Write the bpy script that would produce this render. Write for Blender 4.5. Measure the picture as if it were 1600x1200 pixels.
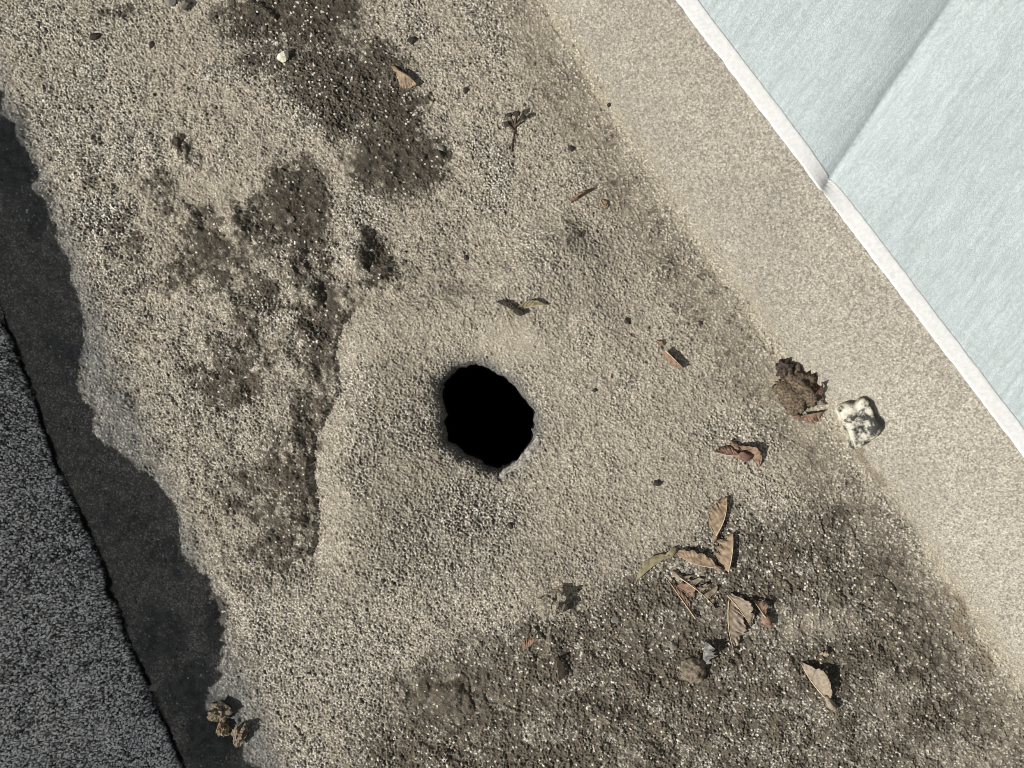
import bpy, bmesh, math, random
import numpy as np
from mathutils import Vector, Matrix, noise as mnoise

for o in list(bpy.data.objects): bpy.data.objects.remove(o)
S = bpy.context.scene
R = math.radians

# ------------------------------------------------------------------ camera
H = 0.903                      # camera height above the gutter floor (m)
PX = 0.928 / 1600.0            # metres per photograph pixel on the floor
cam = bpy.data.cameras.new('camera'); cam.lens = 35; cam.sensor_width = 36
cam.clip_start = 0.02; cam.clip_end = 500
camo = bpy.data.objects.new('camera', cam); S.collection.objects.link(camo)
camo.location = (0, 0, H); camo.rotation_euler = (0, 0, 0)
S.camera = camo
S.cycles.filter_width = 0.85    # a crisp phone picture

# ------------------------------------------------------------------ sky, sun, exposure
AZ, EL = R(24), R(38)          # the sunlight travels towards AZ (from +X), sun stands EL above the horizon
w = bpy.data.worlds.new('World'); S.world = w; w.use_nodes = True
nt = w.node_tree; nt.nodes.clear()
sky = nt.nodes.new('ShaderNodeTexSky'); sky.sky_type = 'NISHITA'; sky.sun_disc = False
sky.sun_elevation = EL; sky.sun_rotation = math.atan2(-math.cos(AZ), -math.sin(AZ))
bg = nt.nodes.new('ShaderNodeBackground'); bg.inputs[1].default_value = 0.075
wo = nt.nodes.new('ShaderNodeOutputWorld')
hs = nt.nodes.new('ShaderNodeHueSaturation'); hs.inputs['Saturation'].default_value = 0.12      # sky colour desaturated so the shade turns neutral grey
nt.links.new(sky.outputs[0], hs.inputs['Color']); nt.links.new(hs.outputs[0], bg.inputs[0]); nt.links.new(bg.outputs[0], wo.inputs[0])
sun = bpy.data.lights.new('sun', 'SUN'); sun.energy = 5.0; sun.angle = R(0.5); sun.color = (1, 0.965, 0.905)
suno = bpy.data.objects.new('sun', sun); S.collection.objects.link(suno)
d = Vector((math.cos(AZ)*math.cos(EL), math.sin(AZ)*math.cos(EL), -math.sin(EL)))
suno.rotation_euler = d.to_track_quat('-Z', 'Y').to_euler(); suno.location = -3*d
S.view_settings.view_transform = 'Standard'; S.view_settings.look = 'None'
S.view_settings.exposure = 0.0; S.view_settings.gamma = 1; S.view_settings.use_curve_mapping = False

# ------------------------------------------------------------------ helpers
def link(o): S.collection.objects.link(o); return o
def tag(o, label, cat, group=None):
    o['label'] = label; o['category'] = cat
    if group: o['group'] = group
    return o
def thing(name, label, cat, loc, group=None):
    return tag(link(bpy.data.objects.new(name, None)), label, cat, group) if loc is None else _thing(name, label, cat, loc, group)
def _thing(name, label, cat, loc, group):
    o = link(bpy.data.objects.new(name, None)); o.location = loc; o.empty_display_size = 0.01
    bpy.context.view_layer.update()
    return tag(o, label, cat, group)
def add(name, me, mat, parent=None, smooth=True):
    o = link(bpy.data.objects.new(name, me)); me.materials.append(mat)
    if smooth: me.polygons.foreach_set('use_smooth', np.ones(len(me.polygons), dtype=bool))
    if parent is not None:
        o.parent = parent
        o.matrix_parent_inverse = Matrix.Translation(parent.location).inverted() if parent.type == 'EMPTY' else Matrix()
    return o
def mesh(name, verts, faces):
    me = bpy.data.meshes.new(name); me.from_pydata([tuple(v) for v in verts], [], faces); me.update(); return me

def sstep(a, b, x):
    t = np.clip((x - a) / (b - a), 0, 1); return t*t*(3 - 2*t)
_VT = {}
def vnoise(U, V, sc, seed):
    if seed not in _VT:
        T = np.random.RandomState(seed).rand(512, 512).astype(np.float32); _VT[seed] = np.pad(T, ((0, 1), (0, 1)), mode='wrap').ravel()
    T = _VT[seed]
    x = np.asarray(U, np.float32)*np.float32(1/sc) + np.float32(37.3 + seed*1.7); y = np.asarray(V, np.float32)*np.float32(1/sc) + np.float32(91.1 + seed*2.3)
    xf = np.floor(x); yf = np.floor(y); fx = x - xf; fy = y - yf
    fx = fx*fx*(3-2*fx); fy = fy*fy*(3-2*fy)
    k = (xf.astype(np.int32) & 511)*513 + (yf.astype(np.int32) & 511)
    a = T[k]; c = T[k+1]; b = T[k+513]; e = T[k+514]
    a = a + (b-a)*fx; c = c + (e-c)*fx
    return a + (c-a)*fy
def fbm(U, V, sc, seed, n=3):
    r = 0; a = 0.5; t = 0
    for i in range(n):
        r = r + a*vnoise(U, V, sc/2**i, seed+i*11); t += a; a *= 0.5
    return r/t
def worley(U, V, sc, seed):
    """nearest jittered cell: distance (in cells) and three random numbers of the cell"""
    rg = np.random.RandomState(seed); T = rg.rand(5, 1024, 1024).astype(np.float32)
    x = U/sc + 300.0; y = V/sc + 300.0
    xi = np.floor(x).astype(int); yi = np.floor(y).astype(int)
    best = np.full(U.shape, 9.0); bi = np.zeros(U.shape, int); bj = np.zeros(U.shape, int)
    for i in (-1, 0, 1):
        for j in (-1, 0, 1):
            a = (xi+i) % 1024; b = (yi+j) % 1024
            dd = np.hypot(xi+i+0.1+0.8*T[0, a, b]-x, yi+j+0.1+0.8*T[1, a, b]-y)
            m = dd < best
            best = np.where(m, dd, best); bi = np.where(m, a, bi); bj = np.where(m, b, bj)
    return best, T[2, bi, bj], T[3, bi, bj], T[4, bi, bj]
def segdist(U, V, pts, closed):
    n = len(pts); best = np.full(U.shape, 1e9)
    for i in range(n if closed else n-1):
        ax, ay = pts[i]; bx, by = pts[(i+1) % n]
        dx, dy = bx-ax, by-ay; t = np.clip(((U-ax)*dx + (V-ay)*dy)/(dx*dx+dy*dy+1e-9), 0, 1)
        best = np.minimum(best, np.hypot(U-ax-t*dx, V-ay-t*dy))
    return best
def inpoly(U, V, pts):
    ins = np.zeros(U.shape, bool); n = len(pts)
    for i in range(n):
        ax, ay = pts[i]; bx, by = pts[(i+1) % n]
        if ay == by: continue
        ins ^= ((ay > V) != (by > V)) & (U < (bx-ax)*(V-ay)/(by-ay) + ax)
    return ins
def sdf(U, V, pts):
    dd = segdist(U, V, pts, True); return np.where(inpoly(U, V, pts), -dd, dd)     # negative inside
def catmull(pts, k):
    n = len(pts); out = []
    for i in range(n):
        p0, p1, p2, p3 = (np.array(pts[(i+j-1) % n], float) for j in range(4))
        for s in range(k):
            t = s/k
            out.append(tuple(0.5*(2*p1 + (p2-p0)*t + (2*p0-5*p1+4*p2-p3)*t*t + (3*p1-p0-3*p2+p3)*t**3)))
    return out
def plan(px, py, z=0.0):         # photograph pixel at height z -> plan coordinates (pixel units on the floor)
    k = 1 - z/H; return 800 + (px-800)*k, 600 + (py-600)*k
def wx(U): return (U-800)*PX
def wy(V): return (600-V)*PX

# ------------------------------------------------------------------ lie of the roof (plan units: photograph pixels on the floor)
ZE = 0.058                                            # height of the right-hand upstand where the coated sheet begins
FY = [-4000, -1000, 0, 160, 310, 540, 720, 900, 1100, 2200, 5000]
FX = [-1700, 220, 838, 934, 1032, 1196, 1330, 1458, 1598, 2330, 4200]
E0 = plan(1058, 0, ZE); E1 = plan(1600, 712, ZE)
def xF(V): return np.interp(V, FY, FX)
def xE(V): return E0[0] + (V-E0[1])*(E1[0]-E0[0])/(E1[1]-E0[1])
LA = np.array((0.0, 500.0)); LB = np.array((282.0, 1195.0))
LT = (LB-LA)/np.linalg.norm(LB-LA); LN = np.array((-LT[1], LT[0]))     # LN points left, away from the gutter
TOPD = 224.0                                           # plan distance from the fold to the crest of the parapet
# crest heights, from where its shadow falls in the gutter
SH = [(-60, 60), (0, 150), (28, 192), (50, 240), (72, 315), (95, 365), (118, 430), (126, 500), (131, 560), (129, 622), (150, 676), (200, 716),
      (252, 757), (287, 803), (281, 850), (316, 882), (331, 915), (345, 960), (343, 1010), (335, 1060), (322, 1096), (345, 1122), (372, 1152), (398, 1200), (440, 1280)]
a_px = np.array((math.cos(AZ), -math.sin(AZ)))
cs, ch = [], []
for b in SH:
    b = np.array(b, float); D = (TOPD - (b-LA) @ LN) / (-(a_px @ LN))
    q = b - D*a_px; cs.append((q-LA) @ LT); ch.append(D*PX*math.tan(EL))
k = np.argsort(cs); cs = np.array(cs)[k]; ch = np.array(ch)[k]
def leftdist(U, V): return (U-LA[0])*LN[0] + (V-LA[1])*LN[1] + 9*(vnoise(U, V, 90, 5)-0.5) + 8*(vnoise(U, V, 22, 6)-0.5) + 4*(vnoise(U, V, 7, 8)-0.5)
def crest(U, V):
    s = (U-LA[0])*LT[0] + (V-LA[1])*LT[1]
    o_ = np.zeros_like(s)
    return np.interp(s, cs, ch, left=ch.mean(), right=ch.mean()) + .010*(vnoise(s, o_, 34, 141)-.5) + .007*(vnoise(s, o_, 13, 142)-.5) + .005*(vnoise(s, o_, 5, 143)-.5)

HOLE = [(743, 567), (715, 577), (697, 592), (689, 615), (693, 643), (695, 675), (704, 696), (727, 715), (752, 725), (764, 736), (787, 733),
        (810, 718), (821, 703), (834, 679), (836, 655), (829, 635), (811, 608), (790, 592), (767, 577)]
HOLE = [(765+(x-765)*1.07, 652+(y-652)*1.06) for x, y in HOLE]
HOLEC = catmull(HOLE, 5)
HOLEC = [(x + 5*mnoise.noise((x*.05, y*.05, 1)) + 3*mnoise.noise((x*.16, y*.16, 4)), y + 5*mnoise.noise((x*.05, y*.05, 7)) + 3*mnoise.noise((x*.16, y*.16, 9))) for x, y in HOLEC]
PATCH = [(325, 890), (400, 884), (488, 872), (494, 800), (484, 740), (490, 690), (511, 640), (528, 600), (520, 552), (545, 500), (578, 470),
         (625, 446), (700, 428), (760, 402), (830, 348), (880, 326), (960, 350), (1040, 430), (1120, 560), (1160, 700), (1120, 820), (1000, 900),
         (880, 960), (720, 1010), (600, 1110), (540, 1260), (420, 1260), (398, 1200), (345, 1120), (345, 960)]
DIRT = [(600, 1090), (660, 1035), (720, 995), (800, 985), (850, 960), (910, 945), (990, 905), (1060, 880), (1120, 815), (1220, 800), (1320, 770),
        (1390, 830), (1450, 920), (1520, 1020), (1590, 1130), (1640, 1230), (1500, 1500), (560, 1500), (560, 1180)]
MOUNDS = [(560, 392, 24, 30, 10), (482, 463, 24, 22, 8), (368, 342, 26, 28, 7), (300, 345, 18, 18, 5), (283, 236, 14, 16, 4), (462, 405, 12, 14, 5),
          (600, 425, 13, 13, 5), (430, 560, 30, 24, 3.5), (345, 545, 26, 20, 4), (455, 700, 24, 20, 4), (455, 800, 24, 30, 4), (470, 590, 22, 20, 4),
          (345, 470, 24, 18, 3.5), (480, 525, 18, 16, 4), (180, 640, 22, 20, 3), (240, 790, 18, 14, 4), (858, 1010, 16, 14, 4), (700, 1085, 24, 16, 4),
          (945, 1115, 26, 18, 3.5), (848, 1150, 24, 18, 3), (1010, 1170, 20, 16, 3), (690, 245, 10, 10, 3), (410, 20, 22, 16, 4), (285, 6, 14, 9, 5), (830, 995, 18, 10, 3)]

def macro(U, V):
    """height (m) of the felt without its granules"""
    z = 3.0*(fbm(U, V, 190, 20)-0.5) + 1.6*(fbm(U, V, 46, 30)-0.5)
    ul = leftdist(U, V)
    nearhole = (np.abs(U-765) < 420) & (np.abs(V-650) < 420)
    dh = np.full(U.shape, 999.0)
    if nearhole.any(): dh[nearhole] = sdf(U[nearhole], V[nearhole], HOLEC)
    dhp = np.maximum(dh, 0)
    z = z - 9*np.exp(-(dhp/150)**2) - 3.0*np.exp(-dhp/22) - 3.5*np.exp(-dhp/7)
    # felt patch round the outlet, its left and top edges standing proud
    dp = np.full(U.shape, 999.0); m = (U > 150) & (U < 1350) & (V > 150) & (V < 1450)
    if m.any(): dp[m] = sdf(U[m]+20*(fbm(U[m], V[m], 42, 41)-.5), V[m]+20*(fbm(U[m], V[m], 42, 42)-.5), PATCH)
    wgt = np.clip(sstep(1000, 820, U)*sstep(1020, 900, V), 0, 1)
    crust = sstep(760, 600, U)*sstep(900, 880, V)*sstep(250, 330, U)
    z = z + crust*(4.0+8.0*(fbm(U, V, 34, 45)-.35))*sstep(-5, 5, dp)*np.exp(-(np.maximum(dp, 0)/95))
    z = z + (13+7*sstep(520, 640, U)*sstep(560, 480, V))*wgt*sstep(4, -62, dp)*(1-0.85*sstep(-55, -230, dp))
    # moss cushions
    wU = U + 26*(fbm(U, V, 20, 51)-.5); wV = V + 26*(fbm(U, V, 20, 53)-.5)
    for (x, y, rx, ry, h) in MOUNDS:
        q = ((wU-x)/rx)**2 + ((wV-y)/ry)**2
        z = z + 1.15*h*np.clip(1-q/1.6, 0, 1)**1.2
    # lap of the felt under the parapet
    s_lap = segdist(U, V, [(-60, 290), (0, 308), (45, 352), (92, 374)], False)
    z = z + 2.5*np.exp(-(s_lap/9)**2)
    # rough ground at the dirt
    dd = sdf(U, V, DIRT)
    rg_ = 1-np.abs(2*fbm(U, V, 55, 67, 2)-1)
    z = z + sstep(20, -40, dd)*(6.0*(fbm(U, V, 44, 61)-.5) + 2.2*(fbm(U, V, 16, 63)-.5) - 1.1*sstep(.93, .99, rg_))
    ml = sstep(20, 60, -ul)*sstep(0, 30, dp)*sstep(760, 640, U)*sstep(60, 180, V)*sstep(900, 860, V)
    z = z + (ml + sstep(40, 0, dp)*0.2)*5.0*(fbm(U, V, 26, 65)-.5)
    # crumbs of the lower left
    z = z*0.001
    # right-hand upstand
    f = xF(V); e = xE(V); t = (U - f + 5*(vnoise(U, V, 60, 71)-.5))/(e-f)
    tp = np.maximum(t, -0.6); fill = 0.17
    rise = np.where(tp > 4*fill, tp, fill*np.log1p(np.exp(np.clip(tp/fill, -20, 20))))
    flat = 1-sstep(0.0, 0.35, t)
    z = z*(0.35+0.65*flat) + ZE*np.minimum(rise, 1.0) - .012*np.maximum(t-1.0, 0)/.05
    # parapet on the left
    up = np.maximum(ul, 0)/TOPD; hR = crest(U, V)
    prof = np.where(up < 1, up + 0.0*up, 1.0) - 0.03*sstep(1.0, 1.2, up) - 0.9*sstep(2.9, 3.0, up)
    prof = prof - 0.02*np.exp(-(up/0.05))*(up > 0)
    z = z*(1-sstep(-2, 14, ul)*0.6) + hR*prof*(ul > 0)
    z = z - 0.004*np.exp(-(ul/5.5)**2)
    return z, dict(t=t, ul=ul, dh=dh, dp=dp, dd=dd, wgt=wgt)

def ground_z(px, py):
    px = np.atleast_1d(np.asarray(px, float)); py = np.atleast_1d(np.asarray(py, float))
    return macro(px, py)[0]
def gz(px, py): return float(ground_z(px, py)[0])

def blob(U, V, cx, cy, rx, ry, soft=0.5, ang=0):
    c, s = math.cos(R(ang)), math.sin(R(ang)); a = (U-cx)*c + (V-cy)*s; b = -(U-cx)*s + (V-cy)*c
    q = np.sqrt((a/rx)**2 + (b/ry)**2); return sstep(1+soft, 1-soft, q)

def felt(U, V, fine=True):
    z, M = macro(U, V)
    t, ul, dh, dp, dd, wgt = (M[k] for k in ('t', 'ul', 'dh', 'dp', 'dd', 'wgt'))
    Uw = U + 46*(fbm(U, V, 60, 81)-.5) + 20*(fbm(U, V, 14, 83)-.5); Vw = V + 46*(fbm(U, V, 60, 85)-.5) + 20*(fbm(U, V, 14, 87)-.5)
    B = lambda *a, **k: blob(Uw, Vw, *a, **k)
    n1 = fbm(U, V, 70, 91); n2 = fbm(U, V, 24, 93); n3 = fbm(U, V, 9, 95)
    right = sstep(0.0, 0.22, t); left = (ul > 0).astype(float)
    # --- silt: fine dark brown dirt, plus painted shade beside mounds and crust edge
    silt_shade = np.zeros_like(U)
    for a, v in (((622, 245, 78, 62), 1), ((474, 325, 46, 74), 1), ((455, 25, 105, 48), .95), ((400, 90, 38, 34), .5), ((545, 120, 66, 58), .75), ((625, 180, 46, 38), .8),
                 ((584, 398, 30, 38), .62), ((508, 462, 26, 26), .7), ((388, 348, 24, 32), .62), ((330, 350, 26, 14), .5), ((292, 238, 14, 18), .7), ((470, 412, 14, 16), .55),  # dark moss right of the mounds, their shaded sides painted in with it
                 ((380, 550, 62, 34), .5), ((420, 440, 50, 24), .35), ((262, 420, 34, 30), .4), ((260, 460, 22, 18), .45), ((505, 560, 20, 44), .6), ((470, 760, 26, 100), .62),
                 ((455, 690, 48, 30), .45), ((430, 870, 60, 12), .5), ((615, 430, 18, 14), .8), ((700, 1085, 90, 52), .55), ((180, 25, 60, 14), .3), ((700, 245, 10, 16), .9),
                 ((850, 1000, 40, 26), .5), ((1000, 920, 60, 22), .45), ((330, 1140, 40, 60), .9), ((300, 1080, 40, 40), .7), ((25, 240, 30, 70), .9), ((60, 330, 24, 40), .6), ((250, 1000, 40, 50), .55), ((330, 960, 20, 60), .7), ((270, 870, 24, 30), .5), ((200, 800, 40, 30), .4), ((100, 560, 30, 60), .35)):
        silt_shade = np.maximum(silt_shade, min(1, 1.15*v)*B(*a))
    top = sstep(30, -40, sdf(Uw, Vw, [(340, -40), (560, -40), (600, 60), (650, 130), (692, 220), (690, 300), (600, 318), (560, 290), (530, 220), (480, 180), (420, 130), (350, 90)]))
    silt_shade = np.maximum(silt_shade, .72*top)
    mot = sstep(560, 500, U)*sstep(200, 330, V)*sstep(900, 860, V)*sstep(150, 260, -ul)*sstep(-10, 10, dp)
    silt_shade = np.maximum(silt_shade, mot*(.12+.6*sstep(.42, .70, fbm(Uw, Vw, 62, 151))))
    outside = np.exp(-((dp-20)/24)**2)*sstep(-6, 6, dp)*sstep(640, 560, U)*sstep(910, 880, V)*sstep(300, 420, U)  # silt outside the patch, with the crust edge's shade painted in
    silt_shade = np.maximum(silt_shade, outside*(.18+.55*sstep(.4, .6, n2)))
    silt_shade = silt_shade*sstep(.02, .30, silt_shade)
    silt_shade = np.clip(silt_shade + silt_shade*(1-silt_shade)*3.2*((n3-.5)*1.3 + (n2-.5)*1.2), 0, 1)
    dirt = sstep(45, -55, dd + 90*(n1-.5) + 60*(n2-.5))
    dry = np.zeros_like(U)
    for a, v in (((1260, 980, 90, 36), .8), ((1390, 1090, 50, 44), .7), ((1500, 1190, 110, 44), .8), ((1070, 960, 50, 20), .4), ((1330, 850, 60, 30), .35), ((830, 1130, 50, 30), .45), ((980, 1170, 50, 30), .4)):
        dry = np.maximum(dry, v*B(*a, soft=.8))
    silt_shade = np.maximum(silt_shade, dirt*np.clip(0.70 + 1.1*(n2-.5) + .7*(n3-.5) + .5*(n1-.5), 0, 1)*(1-0.7*dry))
    strip = sstep(-0.62, -0.28, t)*sstep(0.03, -0.1, t)                      # dirty run beside the upstand
    silt_shade = np.maximum(silt_shade, strip*(0.17+0.5*(n2-.45))*sstep(-200, 200, V))
    smear = sstep(10, 2, segdist(Uw, Vw, [(1478, 925), (1500, 968), (1530, 1012), (1556, 1052)], False)) + 0.8*sstep(9, 2, segdist(Uw, Vw, [(1328, 690), (1345, 720), (1362, 745)], False)) + .5*sstep(8, 2, segdist(Uw, Vw, [(1570, 1075), (1610, 1130)], False))
    # --- exposed, washed granules
    clean = np.zeros_like(U)
    for a, v in (((520, 140, 85, 60), .9), ((410, 60, 50, 50), .6), ((560, 340, 40, 40), .5), ((150, 335, 48, 42), .9), ((160, 560, 46, 170), .75), ((215, 700, 50, 70), .7), ((255, 850, 40, 34), .8), ((745, 800, 70, 50), .8),
                 ((680, 880, 130, 90), .5), ((430, 1000, 110, 140), .55), ((100, 200, 60, 90), .55), ((150, 60, 110, 60), .4), ((330, 640, 120, 130), .35), ((710, 660, 30, 50), .6), ((700, 690, 26, 40), .7), ((560, 1040, 80, 120), .5)):
        clean = np.maximum(clean, v*B(*a, soft=.7))
    clean = np.maximum(clean, dirt*.6)
    clean = np.maximum(clean, 0.55*sstep(.5, .72, n1)*(1-right))
    rim = np.exp(-np.maximum(dh, 0)/17); clean = np.maximum(clean, .7*rim)
    # --- smooth dust
    dust = np.zeros_like(U)
    for a, v in (((800, 530, 70, 34), .9), ((250, 80, 70, 40), .3), ((330, 290, 90, 50), .5), ((380, 400, 120, 60), .35), ((800, 380, 80, 40), .35), ((560, 800, 50, 100), .35), ((1250, 620, 90, 90), .7), ((1150, 640, 60, 40), .5), ((560, 250, 24, 30), .6), ((560, 470, 60, 20), .6), ((700, 1085, 90, 52), .6)):
        dust = np.maximum(dust, v*B(*a, soft=.7))
    dust = np.maximum(dust, 0.7*dry)
    tb = t-0.06+.22*(n1-.5)+.08*(n2-.5); band = np.exp(-(tb/np.where(tb < 0, .07, .24))**2)
    dust = np.maximum(dust, .6*band); dust = np.maximum(dust, strip*.45)
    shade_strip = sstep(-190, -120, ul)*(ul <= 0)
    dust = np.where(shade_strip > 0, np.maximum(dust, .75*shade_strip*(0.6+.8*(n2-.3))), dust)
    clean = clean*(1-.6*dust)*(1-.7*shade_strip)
    # --- granules
    sc = 2.75
    lf = np.where(left > 0, .35*ul, 0.0)
    d1, g1, g2, g3 = worley((U+LN[0]*lf).astype(np.float32), (V+LN[1]*lf).astype(np.float32), sc, 7)
    d2, k1, k2, k3 = worley(U, V, 7.5, 9)
    coat = sstep(10, -20, dp)*.30*sstep(1000, 850, V)
    dust = np.maximum(dust, coat)
    e = 0.86 - 0.62*dust - 0.50*silt_shade*(1-.3*clean) + 0.1*clean
    e = np.where(left > 0, .93, e); e = np.clip(e*(0.72+.56*n3), 0.05, 1)
    vis = sstep(e+.06, e-.06, g1)
    silt_shade = np.clip(silt_shade*.5 + .5*sstep(-.3, .3, silt_shade - (.12+.76*k3)) , 0, 1)*sstep(.03, .15, silt_shade)      # dirt settles granule by granule
    cap = np.sqrt(np.clip(1-(d1/0.74)**2, 0, 1))
    wh = (g2 < .07)*silt_shade
    cov = vis*sstep(0.64+.1*wh, 0.36+.2*wh, d1)
    # colours
    C = lambda r, g, b: np.array((r, g, b))[None, None, :] if U.ndim == 2 else np.array((r, g, b))[None, :]
    ex = lambda m: m[..., None]
    mix = lambda a, b, m: a*(1-ex(m)) + b*ex(m)
    dcol = C(.388, .345, .270)*ex(0.82 + .36*n1 + .25*(n3-.5))
    dcol = mix(dcol, C(.425, .375, .275)*ex(.9+.2*n2), np.clip(band*.6, 0, 1))
    dcol = mix(dcol, C(.25, .213, .158), np.clip(strip*.55, 0, 1))
    dcol = mix(dcol, C(.142, .143, .140)*ex(.45+1.1*n3), shade_strip*.9)  # parapet's shadow strip also darkened and greyed in the felt colour
    dcol = mix(dcol, C(.376, .350, .294)*ex(.90+.2*n1)*ex(.86+.3*sstep(100, 1000, V)), right*.85)
    scol = C(.080, .068, .051)*ex(.30+1.4*n3)*ex(.66+.34*dirt)
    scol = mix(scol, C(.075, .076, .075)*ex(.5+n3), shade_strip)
    bit = C(.045, .042, .038)
    g = ex(g2)
    gc = np.where(g < .28, C(.66, .63, .56), np.where(g < .52, C(.43, .40, .33), np.where(g < .78, C(.27, .258, .215), C(.11, .105, .09))))
    gd = dcol*ex(.80 + .55*g3)
    c = np.clip(.22 + .75*clean + .35*silt_shade, 0, 1); c = np.where(left > 0, 1, c); c = c*(1-.5*right*(1-left))
    gcol = mix(gd, gc, c)
    dark = np.clip(.44 + .55*clean + .35*(n3-.3) - .6*dust, 0.03, 1)
    gcol = mix(gcol, C(.10, .09, .072), (1-right)*(1-left)*(1-.7*dust)*sstep(.90, .93, g3)*.85)
    dark = dark*(1-.8*right) + .10*right
    gcol = mix(gcol, C(.09, .082, .066), right*(1-left)*sstep(.68, .74, g3)*.7)
    matrix = mix(dcol*.9, bit, dark)
    matrix = mix(matrix, scol, np.clip(silt_shade*1.25, 0, 1))
    lc = np.where(g < .34, C(.86, .87, .86), np.where(g < .60, C(.34, .35, .35), np.where(g < .8, C(.22, .22, .215), C(.09, .09, .09))))
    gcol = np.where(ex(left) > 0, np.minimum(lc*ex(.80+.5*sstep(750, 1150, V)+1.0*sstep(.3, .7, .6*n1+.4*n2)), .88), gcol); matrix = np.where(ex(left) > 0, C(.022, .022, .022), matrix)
    # silt also dusts the granules that stay low
    low = np.clip(silt_shade*1.3-.1, 0, 1)*sstep(.055, .09, g2)
    gcol = mix(gcol, scol*ex(1.0+1.5*g3), low*(1-left))
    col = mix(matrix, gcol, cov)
    # dark pits and rim, smears, fold
    pit = (k1 > .955)*sstep(.42, .2, d2)*(1-left)*(1-dust*.5)*(1-right); col = mix(col, C(.05, .042, .034), np.clip(pit*.85, 0, 1))
    foot_line = np.exp(-((t+.015+.03*(n2-.5))/.013)**2)*sstep(760, 500, V)*sstep(.40, .60, n2+.1)  # thin brown line along the foot of the upstand
    col = mix(col, C(.16, .13, .09), np.clip(np.maximum(smear, .7*foot_line), 0, 1)*.8)
    col = mix(col, C(.11, .108, .10)*ex(.6+.9*g3), np.clip(np.exp(-np.maximum(dh, 0)/7)*1.0, 0, 1)*sstep(.35, .6, n2+.15))
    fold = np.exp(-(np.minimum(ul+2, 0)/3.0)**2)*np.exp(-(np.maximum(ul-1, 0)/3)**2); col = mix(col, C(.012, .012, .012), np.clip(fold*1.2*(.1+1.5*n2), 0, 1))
    edge = np.exp(-((ul+100)/26)**2)*0
    # height of granules and crumbs
    amp = (.00096 + .00080*clean - .00042*silt_shade - .00050*dust)*(.5+1.0*n2); amp = np.where(left > 0, .0011, amp); amp = amp*(1-.35*right*(1-left))
    hz = amp*cap*vis*(.5+1.0*g3) - .0009*pit + .0016*(n3-.5)*(1-.6*dust)*(1-.5*silt_shade)*(1-right*.7)
    hz = hz + silt_shade*(.0022*(n2-.35) + .0016*(n3-.4))*(1-left)
    clump = (k2 > .90)*np.sqrt(np.clip(1-(d2/.5)**2, 0, 1))*(1-left)*(1-right)*(.2+silt_shade)
    hz = hz + .0016*clump*k3
    return z + hz, col, t, ul, dh

# ------------------------------------------------------------------ materials
def nodemat(name):
    m = bpy.data.materials.new(name); m.use_nodes = True; n = m.node_tree
    p = n.nodes['Principled BSDF']; return m, n, p
def felt_mat():
    m, n, p = nodemat('mineral_felt')
    at = n.nodes.new('ShaderNodeAttribute'); at.attribute_name = 'Col'
    tc = n.nodes.new('ShaderNodeTexCoord')
    ns = n.nodes.new('ShaderNodeTexNoise'); ns.inputs['Scale'].default_value = 900; ns.inputs['Detail'].default_value = 3
    mr = n.nodes.new('ShaderNodeMapRange'); mr.inputs[1].default_value = .3; mr.inputs[2].default_value = .7; mr.inputs[3].default_value = .62; mr.inputs[4].default_value = 1.38
    mx = n.nodes.new('ShaderNodeMix'); mx.data_type = 'RGBA'; mx.blend_type = 'MULTIPLY'; mx.inputs[0].default_value = 1
    bp = n.nodes.new('ShaderNodeBump'); bp.inputs['Strength'].default_value = .5; bp.inputs['Distance'].default_value = .0006
    L = n.links.new
    L(tc.outputs['Object'], ns.inputs['Vector']); L(ns.outputs[0], mr.inputs[0]); L(at.outputs['Color'], mx.inputs[6]); L(mr.outputs[0], mx.inputs[7])
    # where the mesh is coarse (beyond the photograph) the material carries the granules
    vo = n.nodes.new('ShaderNodeTexVoronoi'); vo.inputs['Scale'].default_value = 560; L(tc.outputs['Object'], vo.inputs['Vector'])
    sp = n.nodes.new('ShaderNodeSeparateColor'); L(vo.outputs['Color'], sp.inputs[0])
    gr = n.nodes.new('ShaderNodeMapRange'); gr.inputs[3].default_value = .35; gr.inputs[4].default_value = 1.65; L(sp.outputs[0], gr.inputs[0])
    gm_ = n.nodes.new('ShaderNodeMix'); gm_.data_type = 'FLOAT'; L(at.outputs['Alpha'], gm_.inputs[0]); L(gr.outputs[0], gm_.inputs[2]); gm_.inputs[3].default_value = 1.0
    m2 = n.nodes.new('ShaderNodeMix'); m2.data_type = 'RGBA'; m2.blend_type = 'MULTIPLY'; m2.inputs[0].default_value = 1; L(mx.outputs[2], m2.inputs[6]); L(gm_.outputs[0], m2.inputs[7])
    hm = n.nodes.new('ShaderNodeMath'); hm.operation = 'MULTIPLY_ADD'; L(vo.outputs['Distance'], hm.inputs[0]); hm.inputs[2].default_value = 0
    im = n.nodes.new('ShaderNodeMath'); im.operation = 'MULTIPLY_ADD'; L(at.outputs['Alpha'], im.inputs[0]); im.inputs[1].default_value = 2.2; im.inputs[2].default_value = -2.2; L(im.outputs[0], hm.inputs[1])
    ah = n.nodes.new('ShaderNodeMath'); ah.operation = 'ADD'; L(hm.outputs[0], ah.inputs[0]); L(ns.outputs[0], ah.inputs[1])
    L(m2.outputs[2], p.inputs['Base Color']); L(ah.outputs[0], bp.inputs['Height']); L(bp.outputs[0], p.inputs['Normal'])
    p.inputs['Roughness'].default_value = .85; p.inputs['Specular IOR Level'].default_value = .25
    return m
FELT = felt_mat()

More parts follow.
